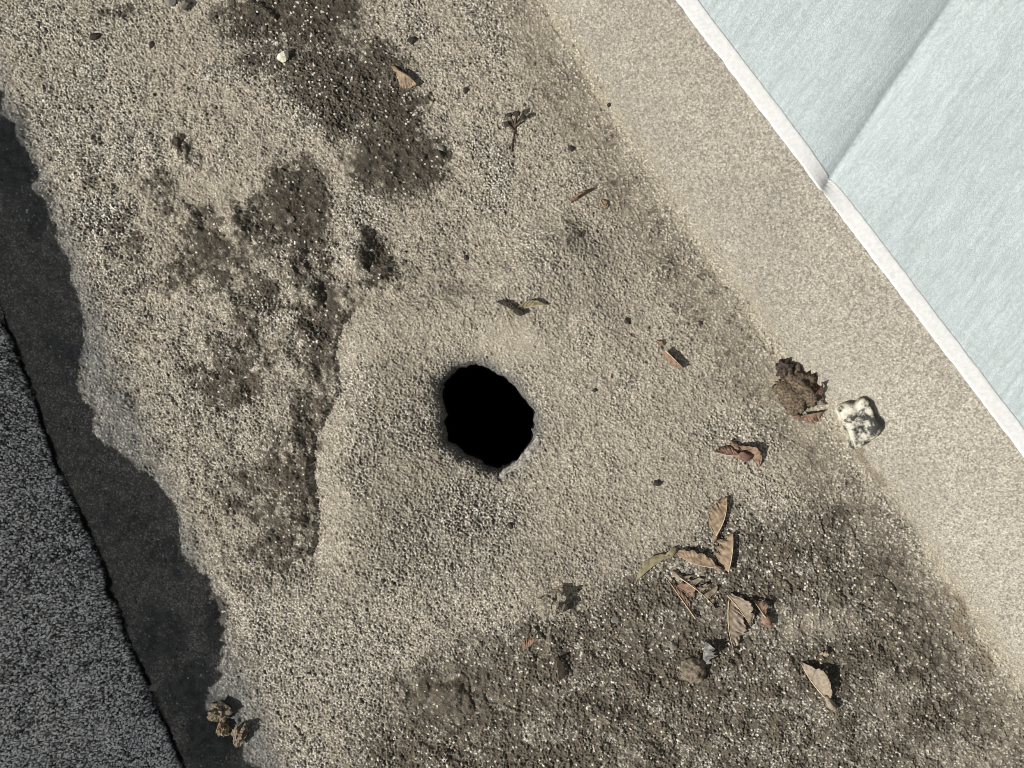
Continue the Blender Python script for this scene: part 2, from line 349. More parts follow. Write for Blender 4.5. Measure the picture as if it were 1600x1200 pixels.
def simple(name, c1, c2, scale, rough=.8, bump=.3, dist=.0006, stretch=None, spec=.3, detail=4, transl=0, lo=.35, hi=.65):
    m, n, p = nodemat(name); L = n.links.new
    tc = n.nodes.new('ShaderNodeTexCoord'); ns = n.nodes.new('ShaderNodeTexNoise'); ns.inputs['Scale'].default_value = scale; ns.inputs['Detail'].default_value = detail
    src = tc.outputs['Object']
    if stretch:
        mp = n.nodes.new('ShaderNodeMapping'); mp.inputs['Scale'].default_value = stretch; L(src, mp.inputs[0]); src = mp.outputs[0]
    L(src, ns.inputs['Vector'])
    cr = n.nodes.new('ShaderNodeValToRGB'); cr.color_ramp.elements[0].position = lo; cr.color_ramp.elements[1].position = hi
    cr.color_ramp.elements[0].color = (*c1, 1); cr.color_ramp.elements[1].color = (*c2, 1)
    L(ns.outputs[0], cr.inputs[0]); L(cr.outputs[0], p.inputs['Base Color'])
    bp = n.nodes.new('ShaderNodeBump'); bp.inputs['Strength'].default_value = bump; bp.inputs['Distance'].default_value = dist
    L(ns.outputs[0], bp.inputs['Height']); L(bp.outputs[0], p.inputs['Normal'])
    p.inputs['Roughness'].default_value = rough; p.inputs['Specular IOR Level'].default_value = spec
    return m

# ------------------------------------------------------------------ the felt roof: fine where the photograph looks, coarse around
def region_mesh(name, U, V, z, col, keep):
    """quads of the (rows, cols) grid whose mask 'keep' (rows-1, cols-1) is set"""
    r, c = U.shape; idx = np.arange(r*c).reshape(r, c)
    q = np.stack([idx[:-1, :-1], idx[1:, :-1], idx[1:, 1:], idx[:-1, 1:]], -1)[keep]
    used = np.unique(q); remap = np.full(r*c, -1); remap[used] = np.arange(len(used)); q = remap[q]
    co = np.stack([wx(U).ravel()[used], wy(V).ravel()[used], z.ravel()[used]], -1)
    return co, q, col.reshape(-1, 3)[used]
def join_to_object(name, chunks):
    off = 0; cos, qs, cl = [], [], []
    for co, q, c in chunks:
        cos.append(co); qs.append(q+off); cl.append(c); off += len(co)
    al = np.concatenate([np.full(len(c_[0]), 1.0 - min(i_, 1)) for i_, c_ in enumerate(chunks)])
    co = np.concatenate(cos).astype(np.float32); q = np.concatenate(qs).astype(np.int32); cl = np.concatenate(cl)
    me = bpy.data.meshes.new(name); me.vertices.add(len(co)); me.vertices.foreach_set('co', co.ravel())
    me.loops.add(q.size); me.loops.foreach_set('vertex_index', q.ravel())
    me.polygons.add(len(q)); me.polygons.foreach_set('loop_start', np.arange(0, q.size, 4, dtype=np.int32))
    me.update(calc_edges=True); me.validate()
    at = me.color_attributes.new('Col', 'FLOAT_COLOR', 'POINT')
    at.data.foreach_set('color', np.concatenate([np.clip(cl, .004, .9), al[:, None]], 1).astype(np.float32).ravel())
    return add(name, me, FELT, None, False)

X0, X1, Y0, Y1 = -20, 1620, -20, 1220
step = 1.25
u = np.arange(X0, X1, step); v = np.arange(Y0, Y1, step)
U, V = (A.astype(np.float32) for A in np.meshgrid(u, v))
z, col, t, ul, dh = felt(U, V)
cen = lambda A: .25*(A[:-1, :-1]+A[1:, :-1]+A[1:, 1:]+A[:-1, 1:])
tc_, uc_, hc_ = cen(t), cen(ul), cen(dh)
fl = (tc_ <= 0.03) & (uc_ <= 0) & (hc_ > 0); ru = (tc_ > 0.03) & (tc_ < 1.012); lu = uc_ > 0
fine = {n: region_mesh(n, U, V, z, col, k) for n, k in (('floor', fl), ('right', ru), ('left', lu))}
cu = np.concatenate([np.linspace(-3600, -40, 150), np.arange(-20, 1640, 24), np.linspace(1640, 5200, 150)])
cv = np.concatenate([np.linspace(-3900, -40, 160), np.arange(-20, 1240, 24), np.linspace(1240, 5100, 160)])
U2, V2 = np.meshgrid(cu, cv)
z2, col2, t2, ul2, dh2 = felt(U2, V2)
inside = (U2 > X0+24) & (U2 < X1-24) & (V2 > Y0+24) & (V2 < Y1-24)
z2 = z2 - .0012*((U2 > X0-20) & (U2 < X1+20) & (V2 > Y0-20) & (V2 < Y1+20))
ic = (inside[:-1, :-1] | inside[1:, :-1] | inside[1:, 1:] | inside[:-1, 1:])
tc2, uc2 = cen(t2), cen(ul2)
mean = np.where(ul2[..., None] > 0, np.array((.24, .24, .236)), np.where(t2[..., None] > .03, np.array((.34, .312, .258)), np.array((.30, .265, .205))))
col2 = col2*.2 + .8*mean*(.7+.6*fbm(U2, V2, 120, 161))[..., None]
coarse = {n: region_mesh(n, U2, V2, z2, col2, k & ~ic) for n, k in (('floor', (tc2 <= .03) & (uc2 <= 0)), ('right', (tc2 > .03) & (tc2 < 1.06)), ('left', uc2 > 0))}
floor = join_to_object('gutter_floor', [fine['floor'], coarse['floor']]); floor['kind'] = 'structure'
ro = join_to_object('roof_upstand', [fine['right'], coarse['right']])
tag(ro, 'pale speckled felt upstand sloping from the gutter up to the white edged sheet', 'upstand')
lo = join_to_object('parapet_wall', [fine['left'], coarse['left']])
tag(lo, 'dark shaded parapet slope clad in black and white mineral felt', 'parapet')

gm = simple('yard_ground', (.10, .095, .085), (.17, .16, .14), 3, .95)
g_ = add('ground', mesh('ground', [(-150, -150, -4), (150, -150, -4), (150, 150, -4), (-150, 150, -4)], [(0, 1, 2, 3)]), gm); g_['kind'] = 'structure'

# ------------------------------------------------------------------ coated sheet beyond the upstand
def sheet_mat():
    m, n, p = nodemat('coated_sheet'); L = n.links.new
    tc = n.nodes.new('ShaderNodeTexCoord')
    mp = n.nodes.new('ShaderNodeMapping'); mp.vector_type = 'TEXTURE'; mp.inputs['Rotation'].default_value = (0, 0, R(54)); mp.inputs['Scale'].default_value = (2.4, 1, 1)
    L(tc.outputs['Object'], mp.inputs[0])
    wn = n.nodes.new('ShaderNodeTexNoise'); wn.inputs['Scale'].default_value = 420; wn.inputs['Detail'].default_value = 2; L(mp.outputs[0], wn.inputs['Vector'])
    wm = n.nodes.new('ShaderNodeMix'); wm.data_type = 'VECTOR'; wm.blend_type = 'MIX' if hasattr(wm, 'blend_type') else wm.blend_type; wm.inputs[0].default_value = .006
    L(mp.outputs[0], wm.inputs[4]); L(wn.outputs['Color'], wm.inputs[5])
    vr = n.nodes.new('ShaderNodeTexVoronoi'); vr.feature = 'DISTANCE_TO_EDGE'; vr.inputs['Scale'].default_value = 480; L(wm.outputs[1], vr.inputs['Vector'])
    vo = n.nodes.new('ShaderNodeMapRange'); vo.inputs[1].default_value = 0; vo.inputs[2].default_value = .22; L(vr.outputs['Distance'], vo.inputs[0])
    st = n.nodes.new('ShaderNodeMapping'); st.vector_type = 'TEXTURE'; st.inputs['Rotation'].default_value = (0, 0, R(54)); st.inputs['Scale'].default_value = (14, 1, 1); L(tc.outputs['Object'], st.inputs[0])
    sn = n.nodes.new('ShaderNodeTexNoise'); sn.inputs['Scale'].default_value = 230; sn.inputs['Detail'].default_value = 3; L(st.outputs[0], sn.inputs['Vector'])
    big = n.nodes.new('ShaderNodeTexNoise'); big.inputs['Scale'].default_value = 7; big.inputs['Detail'].default_value = 3; L(tc.outputs['Object'], big.inputs['Vector'])
    cr = n.nodes.new('ShaderNodeValToRGB'); e = cr.color_ramp.elements
    e[0].position = .0; e[0].color = (.355, .402, .408, 1); e[1].position = .55; e[1].color = (.53, .592, .598, 1)
    L(vo.outputs[0], cr.inputs[0])
    mr = n.nodes.new('ShaderNodeMapRange'); mr.inputs[1].default_value = .3; mr.inputs[2].default_value = .7; mr.inputs[3].default_value = .88; mr.inputs[4].default_value = 1.08; L(sn.outputs[0], mr.inputs[0])
    mr2 = n.nodes.new('ShaderNodeMapRange'); mr2.inputs[1].default_value = .3; mr2.inputs[2].default_value = .7; mr2.inputs[3].default_value = .97; mr2.inputs[4].default_value = 1.03; L(big.outputs[0], mr2.inputs[0])
    mul = n.nodes.new('ShaderNodeMath'); mul.operation = 'MULTIPLY'; L(mr.outputs[0], mul.inputs[0]); L(mr2.outputs[0], mul.inputs[1])
    mx = n.nodes.new('ShaderNodeMix'); mx.data_type = 'RGBA'; mx.blend_type = 'MULTIPLY'; mx.inputs[0].default_value = 1
    L(cr.outputs[0], mx.inputs[6]); L(mul.outputs[0], mx.inputs[7]); L(mx.outputs[2], p.inputs['Base Color'])
    ad = n.nodes.new('ShaderNodeMath'); ad.operation = 'MULTIPLY_ADD'; ad.inputs[1].default_value = .5; L(sn.outputs[0], ad.inputs[0]); L(vo.outputs[0], ad.inputs[2])
    bp = n.nodes.new('ShaderNodeBump'); bp.inputs['Strength'].default_value = .3; bp.inputs['Distance'].default_value = .0006; L(ad.outputs[0], bp.inputs['Height']); L(bp.outputs[0], p.inputs['Normal'])
    p.inputs['Roughness'].default_value = .55; p.inputs['Specular IOR Level'].default_value = .35
    return m
SHEET = sheet_mat()
STRIP = simple('white_strip', (.62, .62, .61), (.70, .70, .69), 300, .6, .15, .0005)
Ew0 = Vector((wx(E0[0]), wy(E0[1]))); Ew1 = Vector((wx(E1[0]), wy(E1[1])))
et = (Ew1-Ew0).normalized(); en = Vector((-et.y, et.x))
if en.x < 0: en = -en
K0 = Vector((wx(plan(1300, 286, ZE+.012)[0]), wy(plan(1300, 286, ZE+.012)[1])))
K1 = Vector((wx(plan(1506, 0, ZE+.05)[0]), wy(plan(1506, 0, ZE+.05)[1])))
kt = (K1-K0).normalized(); kn = Vector((kt.y, -kt.x))        # kn points to the right of the crease
def crease(x, y):
    q = (x-K0.x)*kn.x + (y-K0.y)*kn.y; s = (x-K0.x)*kt.x + (y-K0.y)*kt.y
    dep = .0115*np.clip(.45 + s/.22, 0, 1.6)
    lam = .0150*np.clip(.6 + s/.25, .45, 1.9)
    return -dep*np.exp(1-np.sqrt(1+(q/lam)**2))*np.where(q < 0, 1, .85) - .0042*np.exp(-(q/.0042)**2)*np.clip(.6+s/.2, 0, 1) + .0006*np.exp(-((q-.05)/.012)**2)
def sheetgrid(name, ws, ss, prof, mat, parent):
    Sg, Wg = np.meshgrid(ss, ws)
    x = Ew0.x + et.x*Sg + en.x*Wg; y = Ew0.y + et.y*Sg + en.y*Wg
    zz = prof(Wg) + crease(x, y)*sstep(-.004, .012, Wg)
    zz = zz + .0012*(fbm(x/PX, y/PX, 160, 130)-.5)
    r, c = x.shape; idx = np.arange(r*c).reshape(r, c)
    q = np.stack([idx[:-1, :-1], idx[:-1, 1:], idx[1:, 1:], idx[1:, :-1]], -1).reshape(-1, 4)
    me = mesh(name, np.stack([x, y, zz], -1).reshape(-1, 3), q.tolist())
    return add(name, me, mat, parent)
ssx = np.concatenate([np.linspace(-2.2, -.3, 40), np.arange(-.29, .72, .0025), np.linspace(.73, 2.6, 40)])
wsx = np.concatenate([np.arange(.011, .47, .0025), np.linspace(.49, 1.9, 40)])
pr = thing('roof_sheet', 'pale blue white textured sheet with a white edge strip and diagonal crease', 'roof sheet', (Ew0.x, Ew0.y, ZE))
SLP = math.tan(R(7))
sheetgrid('sheet', wsx, ssx, lambda W: ZE + .0030 + (W-.011)*SLP, SHEET, pr)
wst = np.array([.0034, -.0004, -.0008, -.0003, .0008, .0040, .0075, .0105, .0124, .0128])
zst = [ZE-.004, ZE-.002, ZE+.0010, ZE+.0020, ZE+.0024, ZE+.0028, ZE+.0033, ZE+.0037, ZE+.0038, ZE+.0020]
def strip_prof(W):
    k_ = np.abs(W[..., None]-wst).argmin(-1); return np.array(zst)[k_] + .00015*(np.random.RandomState(5).rand(*W.shape)-.5)
es = sheetgrid('edge_strip', wst, np.concatenate([np.linspace(-2.2, -.3, 40), np.arange(-.29, .72, .0012), np.linspace(.73, 2.6, 40)]), strip_prof, STRIP, pr)
for v_ in es.data.vertices:                          # a hand-laid edge is never quite straight
    a = mnoise.noise((v_.co.x*60, v_.co.y*60, 1))*.0005 + mnoise.noise((v_.co.x*260, v_.co.y*260, 2))*.0004
    v_.co.x += en.x*a; v_.co.y += en.y*a
es.data.polygons.foreach_set('use_smooth', np.zeros(len(es.data.polygons), dtype=bool))

# ------------------------------------------------------------------ drain outlet
BLACK = simple('bitumen_black', (.006, .006, .006), (.016, .015, .014), 120, .9, .6, .002, spec=.05)
RIMM = simple('torn_felt_rim', (.03, .03, .028), (.25, .235, .205), 480, .85, .9, .0015)
PALE = simple('worn_metal', (.15, .145, .13), (.42, .39, .34), 420, .5, .4, .0008)
cxh, cyh = 765, 652
dr = thing('roof_drain', 'round black drain hole with a ragged rim in the middle of the felt', 'drain', (wx(cxh), wy(cyh), gz(cxh-90, cyh)))
n = len(HOLEC); hz0 = ground_z([p[0] for p in HOLEC], [p[1] for p in HOLEC])
def ring(offs, rnd):           # offs: list of (outward offset px, dz mm)
    vs = []
    for o_, dz in offs:
        for i, (x, y) in enumerate(HOLEC):
            dx, dy = x-cxh, y-cyh; L_ = math.hypot(dx, dy); j = rnd*(mnoise.noise((x*.11, y*.11, o_*.2)))
            vs.append((wx(x+dx/L_*(o_+j)), wy(y+dy/L_*(o_+j)), hz0[i]+dz*.001+.0004*j))
    fs = []
    for k_ in range(len(offs)-1):
        for i in range(n):
            a, b = k_*n+i, k_*n+(i+1) % n; fs.append((a, b, b+n, a+n))
    return mesh('ring', vs, fs)
add('rim', ring([(12, -2.5), (8, .2), (5, 1.3), (2, .9), (0, -1), (-2, -4), (-4, -9), (-5, -16), (-5, -26)], 3.0), RIMM, dr)
add('pipe', ring([(-4.6, -25), (-6, -45), (0, -60), (14, -80), (14, -150), (14, -700)], .5), BLACK, dr)
bot = [(wx(x+(x-cxh)*.3), wy(y+(y-cyh)*.3), -.66) for x, y in HOLEC]
add('pipe_bottom', mesh('bottom', bot, [tuple(range(n))]), BLACK, dr)
# pale lip of the metal outlet showing at the lower right of the rim
arc = [i for i in range(n) if 20 < math.degrees(math.atan2(HOLEC[i][1]-cyh, HOLEC[i][0]-cxh)) < 82]
vs, fs = [], []
for j, i in enumerate(arc):
    x, y = HOLEC[i]; L_ = math.hypot(x-cxh, y-cyh); ux, uy = (x-cxh)/L_, (y-cyh)/L_
    wv = 1 + .5*math.sin(j*1.3); tp = math.sin(math.pi*(j+.6)/(len(arc)+.2))
    for o_, dz in ((12*wv*tp+1, 1.0), (6.5*wv, 3.6), (0, 3.2), (-5.5*tp-1, .5), (-6*tp, -6)): vs.append((wx(x+ux*o_), wy(y+uy*o_), hz0[i]+dz*.001))
for j in range(len(arc)-1):
    for k_ in range(4): fs.append((j*5+k_, j*5+k_+1, j*5+k_+6, j*5+k_+5))
add('metal_lip', mesh('lip', vs, fs), PALE, dr)

# ------------------------------------------------------------------ stones and crumbs
def rock_mesh(seed, r, sx=1, sy=1, sz=.7, rough=.35, facet=.0, sub=3, freq=1.3):
    bm = bmesh.new(); bmesh.ops.create_icosphere(bm, subdivisions=sub, radius=1)
    rg = random.Random(seed); off = Vector((rg.uniform(0, 99), rg.uniform(0, 99), rg.uniform(0, 99)))
    planes = [(Vector((rg.gauss(0, 1), rg.gauss(0, 1), rg.gauss(0, 1))).normalized(), rg.uniform(.55, .85)) for _ in range(int(facet))]
    for v_ in bm.verts:
        p = v_.co.copy(); k_ = 1 + rough*mnoise.noise(p*freq+off) + rough*.5*mnoise.noise(p*freq*2.6+off) + rough*.25*mnoise.noise(p*freq*6+off)
        p = p*k_
        for nn, dd_ in planes:
            q = p.dot(nn)
            if q > dd_: p -= nn*(q-dd_)
        v_.co = Vector((p.x*sx, p.y*sy, p.z*sz))*r
    me = bpy.data.meshes.new('rock'); bm.to_mesh(me); bm.free(); return me
def place(name, me, mat, px, py, label, cat, group=None, sink=.3, rz=0, parent=None, rx=0, smooth=True):
    zs = [v_.co.z for v_ in me.vertices]; hgt = max(zs)-min(zs)
    o = add(name, me, mat, None, smooth) if me.users == 0 or not me.materials else link(bpy.data.objects.new(name, me))
    o.location = (wx(px), wy(py), gz(px, py) - min(zs) - sink*hgt); o.rotation_euler = (rx, 0, rz)
    if label: tag(o, label, cat, group)
    return o
WHITE = simple('chalk_white', (.62, .58, .45), (.82, .80, .68), 300, .8, .5, .0006)
DARKG = simple('dark_grit', (.022, .019, .016), (.07, .06, .05), 400, .9, .6, .0006)
GREYG = simple('grey_grit', (.14, .13, .115), (.30, .28, .24), 300, .9, .6, .0006)
CLOD = simple('dried_clod', (.10, .082, .06), (.25, .21, .155), 420, .95, .8, .001)
place('white_pebble', rock_mesh(3, 11*PX, 1.0, .72, .85, .3, 9), WHITE, 444, 91, 'small angular white pebble on the dark dirt near the top', 'pebble', rz=R(28), sink=.15, smooth=False)
def flint_mat():
    m, n_, p = nodemat('flint'); L = n_.links.new
    tc = n_.nodes.new('ShaderNodeTexCoord'); ns = n_.nodes.new('ShaderNodeTexNoise'); ns.inputs['Scale'].default_value = 110; ns.inputs['Detail'].default_value = 9; ns.inputs['Roughness'].default_value = .68
    L(tc.outputs['Object'], ns.inputs['Vector']); cr = n_.nodes.new('ShaderNodeValToRGB'); e = cr.color_ramp.elements
    e[0].position = .42; e[0].color = (.03, .03, .027, 1); e[1].position = .53; e[1].color = (.50, .47, .385, 1)
    x = e.new(.475); x.color = (.20, .19, .155, 1); y = e.new(.64); y.color = (.66, .63, .53, 1)
    geo = n_.nodes.new('ShaderNodeNewGeometry'); sp = n_.nodes.new('ShaderNodeSeparateXYZ'); L(tc.outputs['Object'], sp.inputs[0])
    ad = n_.nodes.new('ShaderNodeMath'); ad.operation = 'MULTIPLY_ADD'; ad.inputs[1].default_value = -3.5; L(sp.outputs[0], ad.inputs[0]); L(ns.outputs[0], ad.inputs[2])
    L(ad.outputs[0], cr.inputs[0]); L(cr.outputs[0], p.inputs['Base Color'])
    bp = n_.nodes.new('ShaderNodeBump'); bp.inputs['Distance'].default_value = .0004; bp.inputs['Strength'].default_value = .4; L(ns.outputs[0], bp.inputs['Height']); L(bp.outputs[0], p.inputs['Normal'])
    p.inputs['Roughness'].default_value = .6; return m
FO = catmull([(1298, 636), (1310, 628), (1322, 630), (1332, 620), (1343, 627), (1352, 648), (1364, 664), (1360, 676), (1352, 685), (1339, 690), (1337, 697), (1325, 700), (1317, 691), (1317, 679), (1308, 662), (1301, 648)], 3)
fcx, fcy = 1331, 660; vs, fs = [], []; nf = len(FO); fz = gz(fcx, fcy); lev = [(.86, -4), (1.0, 1), (1.0, 5), (.97, 8), (.90, 10), (.80, 11), (.62, 10.5), (.42, 11), (.2, 10.6)]
for sc_, h in lev:
    for i, (x, y) in enumerate(FO):
        px_, py_ = fcx+(x-fcx)*sc_, fcy+(y-fcy)*sc_; j = mnoise.noise((px_*.09, py_*.09, 3)); j2 = mnoise.noise((px_*.25, py_*.25, h))
        vs.append(((px_-fcx)*PX, -(py_-fcy)*PX, (h + (2.0*j + .5*j2)*(h > 4))*.001 + (gz(px_, py_)-fz)*.6))
for k_ in range(len(lev)-1):
    for i in range(nf): fs.append((k_*nf+(i+1) % nf, k_*nf+i, (k_+1)*nf+i, (k_+1)*nf+(i+1) % nf))
fs.append(tuple(range((len(lev)-1)*nf, len(lev)*nf))[::-1])
fo = add('flint_stone', mesh('flint', vs, fs), flint_mat()); fo.location = (wx(fcx), wy(fcy), fz)
tag(fo, 'flat black and white mottled stone at the foot of the upstand', 'stone')
CR = [(643, 63, 8, 'black flake of grit above the lone tan winged seed'), (728, 142, 6, 'black crumb midway between the lone tan winged seed and the withered stalk'),
      (893, 233, 6, 'round black crumb to the right of the withered stalk'), (906, 368, 5, 'black crumb below the dark rolled husk'), (980, 501, 6, 'brownish black crumb above and left of the split husk'),
      (1027, 755, 7, 'black crumb left of and above the standing tan seed of the cluster'), (1095, 505, 4, 'tiny black crumb right of and above the split husk'), (150, 58, 9, 'largest black crumb, in the upper left corner area'),
      (238, 69, 6, 'black crumb to the right of the largest one in the upper left'), (728, 402, 5, 'black crumb on the upper edge of the outlet patch, above the seed pair'), (600, 905, 5, 'black crumb alone on the felt below and left of the drain'),
      (798, 822, 6, 'black crumb directly below the drain hole'), (930, 610, 4, 'tiny black crumb to the right of the drain hole'), (950, 168, 4, 'tiny black crumb on the yellowish foot of the upstand near the top')]
dproto = [rock_mesh(40+i, 1, 1, .8, .6, .5, 4, sub=2) for i in range(4)]
for i, (x, y, r, k_) in enumerate(CR):
    me = dproto[i % 4]
    o = link(bpy.data.objects.new('dark_crumb', me))
    if not me.materials: me.materials.append(DARKG)
    s = r*PX; o.scale = (s, s, s); o.rotation_euler = (0, 0, i*1.3); o.location = (wx(x), wy(y), gz(x, y)+.25*s)
    tag(o, k_, 'crumb', 'black crumbs scattered over the gutter felt')
gproto = [rock_mesh(60+i, 1, 1, .85, .7, .35, 6, sub=2) for i in range(3)]
GP = [(455, 343, 7, 'grey pebble on the left dark patch, upper of two'), (512, 366, 5, 'grey pebble on the left dark patch, lower of two'), (290, 10, 9, 'grey pebble at the top edge, right one of a touching pair'), (270, 5, 11, 'grey pebble at the top edge, left one of a touching pair'),
      (412, 45, 6, 'grey pebble in the dirt above the white pebble'), (962, 968, 8, 'grey pebble in the large dirty area, right of the angular lump'), (1052, 1008, 8, 'grey pebble just above and left of the round clod'), (240, 1075, 8, 'grey pebble in the shadow at the foot of the parapet'), (690, 232, 6, 'grey pebble at the right edge of the upper dark patch')]
for i, (x, y, r, lb) in enumerate(GP):
    me = gproto[i % 3]; o = link(bpy.data.objects.new('grey_crumb', me))
    if not me.materials: me.materials.append(GREYG)
    s = r*PX; o.scale = (s, s, s); o.rotation_euler = (0, 0, i*1.9); o.location = (wx(x), wy(y), gz(x, y)+.35*s)
    tag(o, lb, 'pebble', 'grey pebbles in the dark dirt')
place('angular_lump', rock_mesh(81, 27*PX, .75, 1.0, .7, .6, 3, sub=4, freq=1.9), simple('mortar', (.13, .115, .09), (.40, .355, .275), 480, .9, .9, .0012), 862, 938, 'angular grey lump of mortar at the upper edge of the large dirty area', 'lump', rz=R(-20), sink=.35, smooth=False)
place('round_clod', rock_mesh(82, 20*PX, 1, .92, .7, .34, 0, sub=4, freq=1.8), CLOD, 1082, 1046, 'round brown clod of dirt below the group of winged seeds', 'clod', sink=.3)
for i, (x, y, r, sx, sy, rz, lb) in enumerate(((345, 1109, 17, 1, .8, .5, 'grey broken mortar crumb at the lower left shadow edge, uppermost of three'), (349, 1136, 12, .8, 1, .2, 'rusty brown crumb at the lower left shadow edge, between two grey ones'), (376, 1146, 14, .8, 1.1, -.5, 'pale ribbed crumb at the lower left shadow edge, lowest of three'))):
    place('mortar_crumb', rock_mesh(90+i, r*PX, sx, sy, .7, .7, 4, sub=4, freq=1.9), (CLOD, simple('rusty', (.11, .065, .03), (.32, .25, .16), 300), CLOD)[i], x, y, lb, 'crumb', 'mortar crumbs at the shadow edge', sink=.2, rz=rz, smooth=False)

# ------------------------------------------------------------------ winged seeds (samaras) and leaf litter
TAN = simple('dry_wing_tan', (.14, .095, .06), (.35, .265, .18), 260, .75, .5, .0005, lo=.3, hi=.7)
PALEW = simple('dry_wing_pale', (.17, .135, .10), (.36, .30, .225), 260, .75, .5, .0005, lo=.3, hi=.7)
BROWN = simple('dry_wing_brown', (.12, .075, .05), (.30, .20, .14), 300, .75, .5, .0005, lo=.3, hi=.7)
GREEN = simple('dry_wing_olive', (.15, .13, .075), (.31, .27, .17), 240, .75, .4, .0005, lo=.3, hi=.7)
RED = simple('red_wing', (.13, .07, .052), (.24, .145, .105), 300, .7, .3, .0005)
VEIN = simple('pale_vein', (.40, .29, .18), (.62, .49, .33), 300, .7, .3, .0004)
DARKV = simple('dark_vein', (.05, .035, .025), (.12, .085, .06), 300, .8, .3, .0004)

def gtab(x, y): return ground_z(x, y)
def tube(pts, rad, k_=6):
    vs, fs = [], []; m = len(pts)
    for i, p in enumerate(pts):
        a = Vector(pts[min(i+1, m-1)]) - Vector(pts[max(i-1, 0)]); a.normalize()
        s = a.cross(Vector((0, 0, 1)));
        if s.length < 1e-4: s = Vector((1, 0, 0))
        s.normalize(); u_ = s.cross(a)
        for j in range(k_):
            th = 2*math.pi*j/k_; vs.append(Vector(p) + (s*math.cos(th)+u_*math.sin(th))*rad[i])
    for i in range(m-1):
        for j in range(k_): fs.append((i*k_+j, i*k_+(j+1) % k_, (i+1)*k_+(j+1) % k_, (i+1)*k_+j))
    fs.append(tuple(range(k_))[::-1]); fs.append(tuple(range((m-1)*k_, m*k_)))
    return mesh('tube', vs, fs)
def samara(name, label, base, tip, W, side=1, bend=0, lift=4, vlift=1, curl=0, mat=TAN, vein=VEIN, seed=1, rag=.25, rib=.5, nut=(6, 4.5), group=None, tiplift=0, cat='winged seed', veinr=1.1, fan=1.0, w0=.25, fingers=0):
    """base, tip: photograph pixels; W: blade width (px); side: blade to the right(+1)/left(-1) of base->tip as seen; lift: mm the thin edge rises"""
    rg = random.Random(seed); bx, by = base; tx, ty = tip; L_ = math.hypot(tx-bx, ty-by); dx, dy = (tx-bx)/L_, (ty-by)/L_; nx, ny = -dy*side, dx*side
    NL, NW = 44, 12; ph = rg.uniform(0, 9)
    P = np.zeros((NL+1, NW+1, 3)); gx = np.zeros((NL+1, NW+1)); gy = gx.copy(); hz_ = gx.copy()
    for i in range(NL+1):
        t_ = i/NL; wd = W*max(w0*max(0, 1-t_)**.35, math.sin(math.pi*t_**.78)**.75 if t_ < 1 else 0)
        if fingers: wd *= (1 if math.sin(t_*2*math.pi*fingers) > -.15 else .12)
        wd *= 1 + rag*(mnoise.noise((t_*7, ph, 0))*.9 + .45*mnoise.noise((t_*21, ph, 3)))
        cx_ = bx + dx*L_*t_ + nx*bend*math.sin(math.pi*t_); cy_ = by + dy*L_*t_ + ny*bend*math.sin(math.pi*t_)
        for j in range(NW+1):
            v_ = j/NW; sl = fan*wd*v_*.35*(1-t_**3)
            cu_ = curl*v_*v_
            gx[i, j] = cx_ + nx*wd*v_*math.cos(cu_) + dx*sl; gy[i, j] = cy_ + ny*wd*v_*math.cos(cu_) + dy*sl
            h = vlift*(1-v_) + 1.25*lift*v_**1.3*math.sin(math.pi*min(1, .15+t_*.85))**.7 + wd*PX*1000*v_*math.sin(cu_)*.5 + tiplift*t_*t_
            h += 1.1*rib*v_**.7*math.sin(t_*46 - v_*9 + ph + 5*mnoise.noise((t_*4, v_*1.5, ph)))*(.5+1.2*abs(mnoise.noise((t_*6, ph, 2)))) + 2.6*v_*mnoise.noise((t_*3.2, v_*2, ph+5)) + 1.0*mnoise.noise((t_*9, v_*4, ph+8))*v_
            hz_[i, j] = max(h, .25)
    zg = gtab(gx.ravel(), gy.ravel()).reshape(gx.shape)
    zg = zg*.4 + .6*zg.mean()+ .0008
    P = np.stack([wx(gx), wy(gy), zg + hz_*.001], -1)
    o = thing(name, label, cat, (wx(bx), wy(by), gz(bx, by)), group)
    idx = np.arange((NL+1)*(NW+1)).reshape(NL+1, NW+1)
    q = np.stack([idx[:-1, :-1], idx[1:, :-1], idx[1:, 1:], idx[:-1, 1:]], -1).reshape(-1, 4)
    b = add('wing', mesh('wing', P.reshape(-1, 3), q.tolist()), mat, o)
    sm = b.modifiers.new('thickness', 'SOLIDIFY'); sm.thickness = .00028
    vp = [tuple(P[i, 0]) for i in range(0, NL-3, 2)]
    vv = add('vein', tube(vp, [veinr*.001*.5*(1.15-.8*i/len(vp)) for i in range(len(vp))]), vein, b)
    if nut:
        me = rock_mesh(seed+300, 1, nut[0]*PX*1.35, nut[1]*PX*.85, nut[1]*PX*.75, .35, 0, sub=3)
        a = math.atan2(-dy, dx)
        nb = add('seed', me, mat, None); nb.parent = o; nb.location = (-dx*nut[0]*PX*.6, dy*nut[0]*PX*.6, nut[1]*PX*.7+.0012); nb.rotation_euler = (0, 0, a)
    return o
G = 'dry winged seeds in the gutter'
samara('winged_seed', 'tan winged seed standing above the seed cluster, its rounded tip pointing up', (1117, 836), (1134, 776), 24, side=-1, bend=-5, lift=2.5, vlift=5, mat=TAN, seed=11, rag=.22, group=G, rib=.6)
samara('winged_seed', 'orange tan winged seed lying level with its nut towards the right', (1118, 886), (1052, 862), 20, side=1, bend=-6, lift=5, vlift=1.5, mat=TAN, seed=12, rag=.3, group=G)
samara('winged_seed', 'curled tan winged seed with a torn inner edge, right end of the level seed', (1136, 892), (1143, 832), 22, side=-1, bend=-3, lift=1.5, vlift=5.5, mat=TAN, seed=13, rag=.75, group=G, nut=None)
